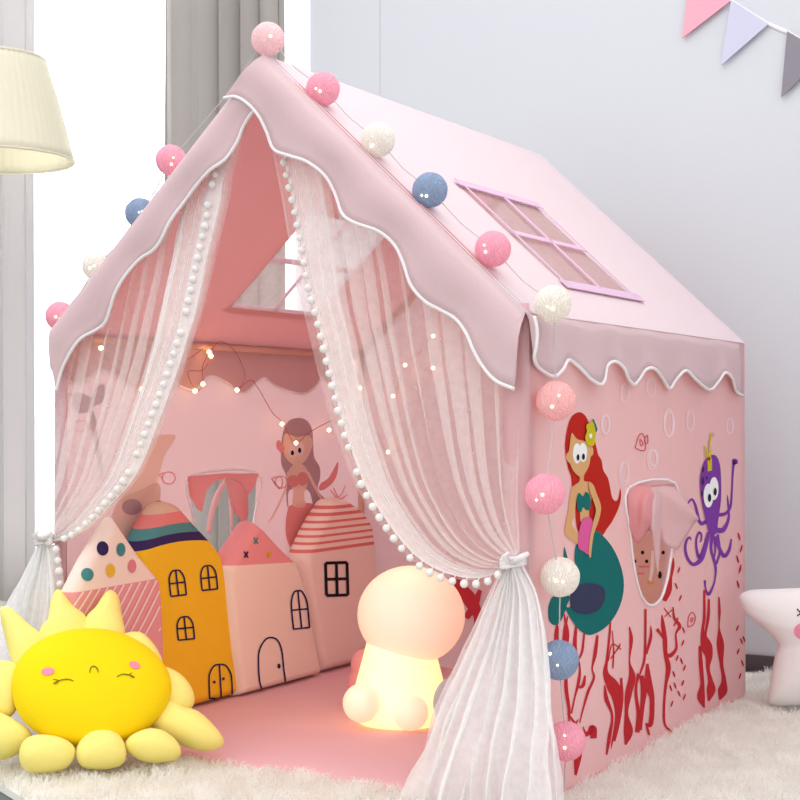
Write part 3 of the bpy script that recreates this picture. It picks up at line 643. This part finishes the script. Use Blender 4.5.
# ------------------------------------------------------------------ tulle curtains
def resample(P, n):
    P = cat_open(P, 8); L = [0]
    for a, b in zip(P, P[1:]): L.append(L[-1]+(b-a).length)
    out = []; j = 0
    for i in range(n):
        d = L[-1]*i/(n-1)
        while j < len(L)-2 and L[j+1] < d: j += 1
        t = (d-L[j])/max(L[j+1]-L[j], 1e-9); out.append(P[j].lerp(P[j+1], min(max(t, 0), 1)))
    return out
def curtain(inner, outer, y0, y1, nf, pw, seed, mat, amp_top, amp_bot, nt=46, ns=None, s0=0, s1=1, floorz=None):
    """folded sheet between two hanging edges given on the tent's front plane; folds overlap each other"""
    ns = ns or nf*14
    I = resample([ony(p, y0+(y1-y0)*i/(len(inner)-1)) for i, p in enumerate(inner)], nt); O = resample([ony(p, y0+(y1-y0)*i/(len(outer)-1)) for i, p in enumerate(outer)], nt)
    R = random.Random(seed); ph = [R.uniform(0, 6.28) for _ in range(6)]; rows = []
    for k in range(nt):
        t = k/(nt-1); r = []
        for i in range(ns+1):
            s = s0+(s1-s0)*i/ns
            q = 2*PI*nf*s+ph[0]+.9*math.sin(2*PI*3.1*s+ph[1])+.35*math.sin(4*t+ph[2]+5*s)
            a = (.26 if floorz is not None else .44)*(1+.5*math.sin(2*PI*2.3*s+ph[3]))
            u = s+a*math.sin(q)/nf*(1-.25*t)
            u = min(max(u, 0), 1)**pw
            p = I[k].lerp(O[k], u)
            am = (amp_top+(amp_bot-amp_top)*t)
            y = y0+(y1-y0)*t+am*math.cos(q+.4*math.sin(7*t+ph[4]))*(.7+.4*math.sin(9*s+ph[5]))
            if floorz is not None:
                nz = noise.noise(Vector((p.x*9+seed, p.z*7, 3.1)))+.6*noise.noise(Vector((p.x*22, p.z*13+seed, 1.7)))
                y += .022*nz*t; p = p+Vector((.012*nz*t, 0, 0))
            q_ = Vector((p.x, y, p.z))
            if floorz is not None and q_.z < floorz: q_.z = floorz+.006*math.sin(q); 
            r.append(q_)
        rows.append(r)
    return rows
tR_in = [(266,108),(272,135),(277,165),(284,200),(290,236),(296,274),(306,311),(321,371),(333,416),(347,457),(360,488),(377,515),(394,538),(412,557),(432,570),(452,577),(472,580),(490,577),(504,568),(511,560)]
tR_out = [(521,352),(520,400),(520,450),(520,500),(520,535),(518,553)]
tL_in = [(246,112),(240,135),(234,158),(229,174),(226,197),(220,221),(213,250),(207,277),(199,312),(191,336),(181,368),(168,403),(154,440),(143,466),(130,486),(114,503),(97,521),(80,534),(63,540),(50,541),(46,537)]
tL_out = [(63,350),(58,385),(52,425),(47,465),(43,500),(40,525),(40,534)]
def pompoms(path, parent, spacing, r, drop, y):
    n = 0; L = 0; prev = path[0]; nxt = spacing*.5
    for p in path[1:]:
        L += (p-prev).length
        if L >= nxt:
            c = p+drop; mb = MB(); mb.ball(c, r*random.uniform(.9, 1.1), 'pom', nu=10, nv=7); mb.tube([p, c], .0012, 'pom', n=4)
            mb.build('pompom', parent); n += 1; nxt += spacing
        prev = p
    return n
def make_curtain(inn, out, yt, yb, nf, pw, seed, tie, skirtL, skirtR, label, side):
    rows = curtain(inn, out, yt, yb, nf, pw, seed, 'tulle', .016, .014)
    root = empty('tulle_curtain', ony(tie, yb), label, 'curtain')
    mb = MB(); mb.grid(rows, 'tulle'); mb.build('drape', root)
    hr = curtain(inn, out, yt-.004, yb-.004, 5, 1.0, seed+5, 'hem', .006, .010, ns=90, s0=0, s1=.17 if side > 0 else .30)
    hb = MB(); hb.grid(hr, 'hem')
    hb.build('hem', root)
    edge = [r[0] for r in hr]
    sk = curtain(skirtL, skirtR, yb-.004, yb-.05, 8, 1.0, seed+9, 'skirt', .012, .026, nt=30, floorz=.014)
    sb = MB(); sb.grid(sk, 'skirt')
    sk2 = curtain([(p[0]+(6 if side > 0 else 2), p[1]) for p in skirtL], [(p[0]-6, p[1]) for p in skirtR], yb-.012, yb-.075, 7, 1.0, seed+19, 'skirt', .010, .02, nt=30, floorz=.018)
    sb.grid(sk2, 'skirt'); sb.build('skirt', root)
    # tieback: a soft band wrapped round the gathers with two short tails
    c = ony(tie, yb-.004); tb = MB()
    for dz in (-.006, 0, .006):
        tb.tube([c+Vector((.021*math.cos(a), .019*math.sin(a), dz+.004*math.cos(a))) for a in (2*PI*k/20 for k in range(21))], .0045, 'piping', n=8, cap=False)
    tb.tube([c+Vector((.01,-.02,.002)), c+Vector((.03,-.028,.012)), c+Vector((.044,-.026,.02))], [.006,.007,.004], 'piping'); tb.tube([c+Vector((.006,-.02,0)), c+Vector((-.004,-.03,.012)), c+Vector((.006,-.03,.02))], [.005,.006,.003], 'piping')
    tb.build('tieback', root)
    return root, edge
rt, edge = make_curtain(tR_in, tR_out, .022, -.028, 13, 1.25, 11, (513,562),
    [(502,566),(486,598),(468,640),(450,680),(432,720),(414,762),(398,800),(390,822)], [(524,566),(541,598),(551,650),(557,700),(562,750),(566,800),(568,822)],
    'white tulle curtain with pompom edge tied back at the right front post', 1)
pompoms(edge, rt, .0270, .0078, Vector((-.004, -.006, -.011)), 0)
lt_, edge = make_curtain(tL_in, tL_out, .020, -.028, 12, 1.7, 23, (45,540),
    [(38,545),(22,575),(5,605),(-8,650),(-14,700),(-18,745)], [(55,545),(60,585),(62,620),(64,680),(66,745)],
    'white tulle curtain with pompom edge tied back at the left front post', -1)
pompoms(edge, lt_, .0250, .0084, Vector((.004, -.010, -.004)), 0)
pompoms([ony(p, -.05) for p in cat_open([Vector(q) for q in ((55,543),(57,556),(59,570),(60,585),(61,600),(62,640),(63,700),(64,735))], 12)], lt_, .0250, .0084, Vector((0, 0, 0)), 0)

# ------------------------------------------------------------------ cotton ball lights outside, fairy lights inside
balls = [((60,316),'bright pink',-1),((97,266),'cream white',-1),((140,213),'grey blue',-1),((171,160),'bright pink',-1),((268,39),'pale pink',0),((323,89),'bright pink',1),((378,140),'cream white',1),((430,190),'grey blue',1),((493,249),'bright pink',1),((553,304),'cream white',2),((556,401),'peach pink',3),((545,494),'bright pink',3),((560,577),'cream white',3),((559,660),'grey blue',3),((566,741),'bright pink',3)]
bs = empty('ball_light_string', onroof(0, 0, 1), 'string of cotton ball lights along the gable edge and down the right corner post', 'string lights')
cent = []
for (px, c, md) in balls:
    y = {-1: .03, 0: .0, 1: .03, 2: .0, 3: 0}[md]
    p = onx(px, W+.04) if md in (2, 3) else ony(px, y)
    if md == 1 or md == -1:
        s_ = 1 if md > 0 else -1; q = p-Vector((W/2, 0, A)); dist = q.dot(Vector((s_*sl.x, 0, sl.z)))
    cent.append(p); r = .0345 if md != 3 else .037
    if md == -1: r = .033
    mb = MB(); mb.ball((0,0,0), r, c, nu=24, nv=16)
    mb.v = [v*(1+.02*noise.noise(v*60)) + p for v in mb.v]
    b = mb.build('cotton_ball', bs); tag(b, c+' cotton ball')
    toC = (CAM-p).normalized()
    for k in range(2 if md != 0 else 1):
        d = (toC+Vector((random.uniform(-.5, .3), 0, random.uniform(-.35, .3)))).normalized()
        lb = MB(); lb.ball(p+d*r*1.0, .0030-.0008*k, 'ledsoft', nu=8, nv=6); lb.build('led', b)
cb = MB(); path = []
for a, b in zip(cent, cent[1:]):
    m_ = (a+b)/2-Z_*.008
    if a.z < H+.06 or b.z < H+.06: m_ += Vector((.0, 0, -.0))
    path += [a, a.lerp(m_, .6), m_, b.lerp(m_, .6)]
path.append(cent[-1]); path.append(Vector((cent[-1].x, cent[-1].y-.01, .03)))
cb.tube(cat_open(path, 3), .0013, 'cord', n=5); cb.build('cable', bs)

fs_ = empty('fairy_light_string', (.05, .6, H-.02), 'copper wire string of tiny warm fairy lights hanging inside the tent', 'string lights')
L1 = [(90,340),(100,349),(118,372),(143,388),(170,372),(203,349),(213,345),(211,356),(203,370),(188,372),(196,391),(203,383),(203,365),(217,343),(230,346),(240,360),(245,378),(237,391),(250,380),(258,388),(272,412),(283,423),(295,443),(310,432),(330,421)]
L1b = [(330,421),(352,436),(366,442),(388,452),(405,443),(420,400),(433,368),(433,335),(405,365),(395,398),(380,420)]
wp = [onx(p, .028) for p in L1]; wq = [ony(p, D-.03) for p in [(372,430),(388,452),(405,443),(420,400),(433,368),(440,345),(433,336),(420,352),(405,365),(395,398)]]
wi = MB(); wi.tube(cat_open(wp, 5), .0011, 'wire', n=5); wi.tube(cat_open([wp[-1]]+wq, 5), .0011, 'wire', n=5); wi.build('wire', fs_)
for p in [onx(q, .034) for q in ((101,348),(142,389),(211,356),(209,352),(203,384),(195,391),(237,390),(282,424),(296,443),(329,430))]+[ony(q, D-.036) for q in ((405,365),(433,336),(388,452),(433,368),(393,396),(352,364),(360,388))]:
    lb = MB(); lb.ball(p, .0056, 'led', nu=8, nv=6); lb.build('led', fs_)

# ------------------------------------------------------------------ cushions
def densify(P, step):
    out = []
    for i in range(len(P)):
        a, b = P[i], P[(i+1) % len(P)]; n = max(1, int((b-a).length/step))
        out += [a.lerp(b, k/n) for k in range(n)]
    return out
def chaikin(P, it):
    for _ in range(it):
        Q = []
        for i in range(len(P)):
            a, b = P[i], P[(i+1) % len(P)]; Q += [a*.75+b*.25, a*.25+b*.75]
        P = Q
    return P
def puff(P, nrm, thick, m, p=2.6, ctr=None, mb=None, rs=(1, .995, .98, .955, .92, .86, .78, .65, .48, .28, .001)):
    """stuffed shape: closed outline P, bulging both ways along nrm"""
    c = ctr or sum(P, Vector((0,0,0)))/len(P); mb = mb or MB(); rows = []
    for f in reversed(rs): rows.append([c+(q-c)*f+nrm*(thick/2*(1-f**p)**(1/p)) for q in P])
    for f in rs[1:]: rows.append([c+(q-c)*f-nrm*(thick/2*(1-f**p)**(1/p)) for q in P])
    mb.grid(rows, m, closed=True); return mb
CP = crop(100,500,3.077)
def house(px, m, label, thick=.08, xf=.094, decos=()):
    P = [onx(p, xf) for p in px]; mz_ = MATZ+.002
    for p in P:
        if p.z < mz_+.03: p.z = mz_
    P = [Vector((xf-thick*.5, p.y, p.z)) for p in P]
    K = []
    for p in P:
        if not K or (p-K[-1]).length > .014: K.append(p)
    P = chaikin(densify(K, .012), 1)
    c = sum(P, Vector((0,0,0)))/len(P); mb = MB(); rows = []; rs = (1, .997, .99, .98, .965, .95, .93, .91, .89, .87, .6, .3, .0005)
    g = lambda f: thick/2*(math.sqrt(max(0, 1-((f-.87)/.13)**2)) if f > .87 else 1)
    for f in reversed(rs): rows.append([c+(q-c)*f+X_*g(f) for q in P])
    for f in rs[1:]: rows.append([c+(q-c)*f-X_*g(f) for q in P])
    mb.grid(rows, m, closed=True); return mb
HP = {}
# 1 polka-dot roofed cushion
def fin(mb, label, name='house_cushion'):
    ys = [v.y for v in mb.v]; o = mb.build(name); 
    tag(o, label, 'cushion', 'house cushions along the tent wall'); return o
h1px = [(116,516),(142,555),(163,580),(166,620),(168,700),(168,740),(84,755),(80,690),(75,620),(73,592),(90,558)]
a0 = onx((73,593), .14); a1 = onx((160,578), .14); b_ = (a1.z-a0.z)/(a1.y-a0.y)
m1 = band_mat('polka_house_cloth', (a0.z-b_*a0.y, b_, 0), [(0, srgb(238,160,162)), (0, srgb(250,226,212))])
h1 = house(h1px, m1, '', thick=.05, xf=.14)
bp = bvh_painter(h1.bvh()); CS = crop(0,520,6.154); CT = crop(0,530,2.963)
for e, c in (((303,55,17,21),'navy'),((357,58,13,20),'dteal'),((404,45,10,14),'mustard'),((258,132,18,19),'dteal'),((326,120,14,20),'mustard'),((390,107,12,20),'rose'),((443,110,11,18),'navy'),((352,8,14,10),'rose')):
    fill_fine(h1, bp, CT(ell(*e)), c)
for k in range(13):
    x = 240+k*24
    for seg in range(1): stroke(h1, bp, CT([(x+6, max(182-k*4, 150), 5),(x-70, 300, 5),(x-150, 430, 5)] if x < 520 else [(x,200,5),(x-60,300,5)]), 'stripe', 1)
fin(h1, 'house cushion with coloured dots on a beige roof above a red striped body')
# 2 yellow tower
h2px = [(165,505),(172,501),(182,504),(197,521),(214,539),(224,552),(230,580),(237,630),(243,694),(243,700),(150,716),(147,660),(144,600),(141,552),(146,538),(156,520)]
q = [onx(p, .094) for p in ((150,549),(180,541.5),(215,541.5))]
MY = np.polyfit([v.y for v in q], [v.z for v in q], 2)
zs = lambda p: (lambda v: v.z-(MY[2]+MY[1]*v.y+MY[0]*v.y*v.y))(onx(p, .094))
m2 = band_mat('yellow_tower_cloth', (MY[2], MY[1], MY[0]), [(0, srgb(250,198,44)), (0, srgb(62,44,96)), (zs((180,533)), srgb(86,146,148)), (zs((180,523.5)), srgb(234,136,134)), (zs((178,512.5)), srgb(228,190,164)), (zs((170,503)), srgb(52,36,80))])
h2 = house(h2px, m2, '')
bp = bvh_painter(h2.bvh()); NV = 'navy'
def arched(mb, bp, cx, cy, w, h, cr=CP, tilt=0, mullion=True, lw=5, flat=False, m=NV):
    a, b = w/2, h/2; q = []
    def T(x, y): return (cx+x*math.cos(tilt)-y*math.sin(tilt), cy+x*math.sin(tilt)+y*math.cos(tilt), lw)
    if flat: q = [T(-a,b), T(-a,-b), T(a,-b), T(a,b), T(-a,b)]
    if flat:
        for u, v in zip(q, q[1:]): stroke(mb, bp, cr([u, tuple((x+y)/2 for x, y in zip(u, v)), v]), m, 1)
    else:
        stroke(mb, bp, cr([T(-a,b), T(-a,0), T(-a*.9,-b*.5), T(-a*.5,-b*.93), T(0,-b), T(a*.5,-b*.93), T(a*.9,-b*.5), T(a,0), T(a,b)]), m, 1)
        stroke(mb, bp, cr([T(-a,b), T(0,b), T(a,b)]), m, 1)
    if mullion:
        stroke(mb, bp, cr([T(0,b), T(0,0), T(0,-b)]), m, 1); stroke(mb, bp, cr([T(-a,0), T(0,0), T(a,0)]), m, 1)
arched(h2, bp, 236, 255, 48, 78, tilt=-.12); arched(h2, bp, 333, 239, 48, 74, tilt=-.10); arched(h2, bp, 261, 394, 50, 70, tilt=-.1)
arched(h2, bp, 369, 557, 70, 102, tilt=-.04, mullion=False); stroke(h2, bp, CP([(366,508,5),(369,560,5),(372,605,5)]), NV, 1)
stroke(h2, bp, CP([(328,618,6),(368,612,6),(412,600,6)]), NV, 1); stroke(h2, bp, CP([(324,632,4),(332,618,4)]), NV, 1)
for c in ((350,560),(378,550)): fill_fine(h2, bp, CP(ell(c[0], c[1], 4.5, 4.5)), NV)
fin(h2, 'tall mustard yellow tower cushion with teal and navy banded roof')
# 3 pink roofed house
h3px = [(258,521),(266,527),(280,543),(300,562),(309,590),(317,635),(325,672),(325,678),(243,700),(241,694),(236,650),(231,600),(228,567),(240,548)]
a0 = onx((229,566), .112); a1 = onx((298,562), .112); b_ = (a1.z-a0.z)/(a1.y-a0.y)
m3 = band_mat('pink_roof_house_cloth', (a0.z-b_*a0.y, b_, 0), [(0, srgb(254,230,216)), (0, srgb(246,160,164))])
h3 = house(h3px, m3, '', xf=.112); bp = bvh_painter(h3.bvh())
arched(h3, bp, 613, 337, 50, 116, tilt=-.1); stroke(h3, bp, CP([(500,585,5),(490,560,5),(486,500,5),(489,462,5),(505,432,5),(524,423,5),(545,432,5),(558,465,5),(564,520,5),(570,562,5)]), NV, 1)
fill_fine(h3, bp, CP(ell(549,511,5,8)), NV)
for x, y, c in ((448,168,'navy'),(478,125,'dteal'),(540,117,'dteal'),(580,157,'navy'),(519,168,'mustard')):
    stroke(h3, bp, CP([(x-6,y-9,4.5),(x,y,4.5),(x+6,y+9,4.5)]), c, 1); stroke(h3, bp, CP([(x+5,y-9,4.5),(x,y,4.5),(x-6,y+9,4.5)]), c, 2)
fin(h3, 'beige house cushion with coral gable roof dotted with small crosses')
# 4 striped roof
h4px = [(336,499),(346,498),(356,502),(367,510),(375,522),(378,545),(379,600),(378,655),(377,661),(326,673),(322,660),(314,610),(307,560),(308,552),(320,525)]
a0 = onx((312,553), .094); a1 = onx((377,544), .094); b_ = (a1.z-a0.z)/(a1.y-a0.y); top_ = onx((345,500), .094); hh = top_.z-(a0.z+b_*(top_.y-a0.y))
stp = [(0, srgb(252,226,216))]
for k in range(7): stp += [(hh*k/7.2, srgb(232,126,122)), (hh*(k+.42)/7.2, srgb(254,228,218))]
m4 = band_mat('striped_roof_house_cloth', (a0.z-b_*a0.y, b_, 0), stp)
h4 = house(h4px, m4, '', xf=.097); bp = bvh_painter(h4.bvh())
arched(h4, bp, 727, 243, 66, 100, tilt=-.03, flat=True, lw=9, m='black')
fin(h4, 'beige house cushion with red striped roof and one black square window')

# sun plush
sd = Vector((.66, -.75, 0)).normalized(); tl = math.radians(38)
sn = (sd*math.cos(tl)+Z_*math.sin(tl)).normalized(); su = Z_.cross(sn).normalized(); sv = sn.cross(su)
SC = hit(90, 689, FW, FW.dot(CAM)+3.045)
def onsun(p, off=0): return hit(p[0], p[1], sn, sn.dot(SC)+off)
sun = empty('sun_plush', (SC.x, SC.y, 0), 'smiling yellow sun plush toy with pale rays leaning at the tent entrance', 'plush toy')
fc = [(90+80*math.cos(t)*(1+.02*math.cos(3*t)), 688+57*math.sin(t)) for t in (2*PI*k/64 for k in range(64))]
fm = puff([onsun(p, .02) for p in fc], sn, .13, 'sun', p=2.2); bp = bvh_painter(fm.bvh())
CU = crop(0,620,3.478)
fill_fine(fm, bp, CU(ell(167,180,23,13,-.1)), 'cheek'); fill_fine(fm, bp, CU(ell(468,158,20,12,.3)), 'cheek')
for s in ([(256,213,3),(235,207,4),(205,212,4),(186,222,3)], [(205,212,3),(192,208,3),(184,209,2)], [(205,213,3),(196,222,3),(188,224,2)], [(406,198,3),(425,190,4),(448,192,4),(468,200,3)], [(448,192,3),(458,184,2)], [(450,193,3),(460,200,3),(467,200,2)], [(312,185,3),(316,168,4),(327,162,4),(338,170,4),(342,184,3)]): stroke(fm, bp, CU(s), 'sunline', 1)
fm.build('face', sun)
for R_ in ([(0,240),(30,235),(80,280),(130,320),(165,350),(110,420),(60,420),(35,385),(15,320)], [(150,215),(167,182),(190,190),(222,235),(262,270),(262,350),(140,370),(112,318),(140,275)], [(308,197),(330,182),(353,205),(362,260),(370,320),(330,370),(240,350),(248,275),(280,238)], [(355,320),(410,305),(450,335),(478,380),(488,440),(440,450),(370,380)], [(462,410),(520,422),(560,458),(577,500),(562,530),(510,540),(450,500)], [(470,500),(540,528),(590,545),(640,590),(664,630),(640,646),(590,648),(530,628),(470,600),(440,560)], [(380,620),(430,597),(480,600),(520,625),(537,655),(520,676),(450,682),(400,668),(373,645)], [(228,645),(262,607),(310,598),(352,610),(374,650),(367,686),(330,700),(270,702),(233,688)], [(58,652),(80,622),(130,613),(190,624),(224,652),(208,692),(165,710),(100,713),(63,697)], [(-40,530),(0,545),(40,565),(95,605),(85,640),(40,665),(0,676),(-60,665),(-80,600)], [(-30,400),(0,393),(50,400),(70,440),(60,500),(30,550),(-30,530),(-60,450)]):
    Q = [onsun(p, .03 if (R_[0][1] > 610 and R_[0][0] > 0) else -.012) for p in cat_closed(CT(R_), 3)]
    mb = puff(Q, sn, .085 if len(R_) > 7 else .07, 'ray', p=2.0)
    lo = min(v.z for v in mb.v)
    if lo < .012:
        for v in mb.v: v.z = max(v.z, .012+.1*max(0, v.z-lo)) if v.z < .03 else v.z
    mb.build('ray', sun)

# star plush at the right
st = hit(742, 602, FW, FW.dot(CAM)+3.62); d0 = (CAM-st); d0.z = 0; d0.normalize(); d0 = (d0+X_*.0).normalized()
stn = d0; pln = stn.dot(st)
star = [(739,601),(741,594),(752,590),(775,589),(800,588),(825,586),(846,555),(862,538),(872,540),(880,580),(915,588),(945,592),(948,602),(905,632),(898,660),(905,705),(890,712),(850,702),(800,705),(771,704),(769,690),(775,655),(777,642),(760,625),(744,612)]
stm = puff([hit(p[0], p[1], stn, pln) for p in cat_closed(star, 3)], stn, .12, 'plushwhite', p=2.4, ctr=hit(832, 640, stn, pln))
lo = min(v.z for v in stm.v)
bp = bvh_painter(stm.bvh()); fill_fine(stm, bp, ell(803,631,9,8), 'cheek')
for s in ([(797,609,1.3),(801,613,1.3),(806,617,1.3)], [(797,616,1.3),(801,613,1.3),(805,608,1.3)], [(855,609,1.3),(859,613,1.3),(864,617,1.3)], [(855,617,1.3),(859,613,1.3),(863,608,1.3)]): stroke(stm, bp, s, 'black', 1)
fill_fine(stm, bp, ell(862,631,9,8), 'cheek')
so = stm.build('star_plush'); tag(so, 'white star plush toy with pink cheek on the rug at the right edge', 'plush toy')
print('STAR lo', lo)

# night lamp (plain globe-topped stand-in), glowing warm
lp = onz((392, 727), MATZ); lp.x -= .02; lp.y += .06
nl = empty('night_lamp', (lp.x, lp.y, MATZ), 'glowing warm globe-topped night lamp standing on the pink mat', 'lamp')
dep = (lp-CAM).dot(FW); s_ = dep/FL; print('lamp depth', dep, lp)
gc = hit(411, 615, FW, FW.dot(CAM)+dep)
gb = MB(); gb.ball(gc, 1, 'lampglow', nu=48, nv=32, sq=(55*s_, 50*s_, 49*s_)); gb.build('globe', nl)
bc = hit(400, 700, FW, FW.dot(CAM)+dep); bc.z = MATZ
hb_ = gc.z-MATZ-.04
by = MB(); by.lathe(bc, [(.0,.0),(.095,.0),(.108,.008),(.113,.025),(.112,.05),(.106,.08),(.098,.11),(.090,.14),(.082,.17),(.074,.2),(.065,hb_*1.0),(.0,hb_*1.02)], 'lampbody', n=48); by.build('body', nl)
for px, py, r in ((362,703,.044),(410,713,.042)):
    c = hit(px, py, FW, FW.dot(CAM)+dep-.10); fb = MB(); fb.ball((c.x, c.y, max(c.z, MATZ+r)), r, 'lampfoot', nu=24, nv=16, sq=(1, 1, 1)); fb.build('foot', nl)
ld = bpy.data.lights.new('night_lamp_light', 'POINT'); ld.energy = 1.2; ld.color = (1,.72,.42); ld.shadow_soft_size = .11
lo_ = bpy.data.objects.new('night_lamp_light', ld); col.objects.link(lo_); lo_.parent = nl; lo_.location = (0, 0, .62)

# pink flower cushion and grey ball beyond the lamp
fd = dep+.16; c0_ = hit(378, 637, FW, FW.dot(CAM)+fd); fnn = Vector((.45, -.85, .14)).normalized(); uu = Z_.cross(fnn).normalized(); vv = fnn.cross(uu)
rr_ = .072; Q = [c0_+(uu*math.cos(t)+vv*math.sin(t))*(rr_*(1+.20*abs(math.cos(2.5*t+.4))-.10)) for t in (2*PI*k/80 for k in range(80))]
fl_ = puff(Q, fnn, .06, 'plushpink', p=2.2); dz = MATZ-min(v.z for v in fl_.v)
for v in fl_.v: v.z += dz*1.0
fo = fl_.build('flower_cushion'); recenter(fo, (c0_.x, c0_.y, MATZ)); tag(fo, 'pink flower-shaped cushion half hidden behind the glowing night lamp', 'cushion')
gcn = hit(458, 714, FW, FW.dot(CAM)+dep-.10); gbm = MB(); rr2 = .057; gcn.z = MATZ+rr2*1.1
gbm.ball(gcn, rr2, 'plushgrey', nu=24, nv=16, sq=(1, 1, 1.1)); go = gbm.build('plush_ball'); recenter(go, (gcn.x, gcn.y, MATZ)); tag(go, 'grey plush ball beside the night lamp, behind the right curtain', 'plush toy')

for o in list(bpy.data.objects):
    if o.type == 'MESH' and o.name.startswith('house_cushion'):
        bbx = [Vector(c) for c in o.bound_box]; recenter(o, ((bbx[0].x+bbx[6].x)/2, (bbx[0].y+bbx[6].y)/2, 0)) if False else None

# ------------------------------------------------------------------ light
wd = bpy.data.worlds.new('world'); sc.world = wd; wd.use_nodes = True; nt = wd.node_tree; nt.nodes.clear()
ow = nt.nodes.new('ShaderNodeOutputWorld'); bg = nt.nodes.new('ShaderNodeBackground'); tc = nt.nodes.new('ShaderNodeTexCoord'); sx = nt.nodes.new('ShaderNodeSeparateXYZ')
cr = nt.nodes.new('ShaderNodeValToRGB'); nt.links.new(tc.outputs['Generated'], sx.inputs[0])
mp = nt.nodes.new('ShaderNodeMapRange'); mp.inputs[1].default_value = -1; mp.inputs[2].default_value = 1; nt.links.new(sx.outputs['Z'], mp.inputs[0]); nt.links.new(mp.outputs[0], cr.inputs[0])
cr.color_ramp.elements[0].position = .42; cr.color_ramp.elements[0].color = (.62,.62,.64,1); cr.color_ramp.elements[1].position = .75; cr.color_ramp.elements[1].color = (1,1,1.0,1)
nt.links.new(cr.outputs[0], bg.inputs[0]); bg.inputs[1].default_value = 1.2; nt.links.new(bg.outputs[0], ow.inputs[0])
def area(name, loc, tgt, size, e, c=(1,1,1)):
    l = bpy.data.lights.new(name, 'AREA'); l.shape = 'RECTANGLE'; l.size, l.size_y = size; l.energy = e; l.color = c
    o = bpy.data.objects.new(name, l); col.objects.link(o); o.location = loc; o.rotation_euler = (Vector(tgt)-Vector(loc)).to_track_quat('-Z', 'Y').to_euler(); return o
area('daylight_through_window', (-1.15, WY+.6, 1.5), (-.2, 0, .6), (1.5, 2.2), 60, (.96,.98,1))
area('overhead_fill', (.9, .1, 2.9), (.8, .4, 0), (1.6, 1.6), 8, (1,.985,.97))  # added unseen fill from above to brighten the roof slopes
sc.view_settings.view_transform = 'Standard'; sc.view_settings.look = 'None'; sc.view_settings.gamma = 1; sc.view_settings.use_curve_mapping = False
sc.view_settings.exposure = .44
sc.cycles.transparent_max_bounces = 40; sc.cycles.max_bounces = 10; sc.cycles.use_denoising = True
sc.cycles.sample_clamp_indirect = 6
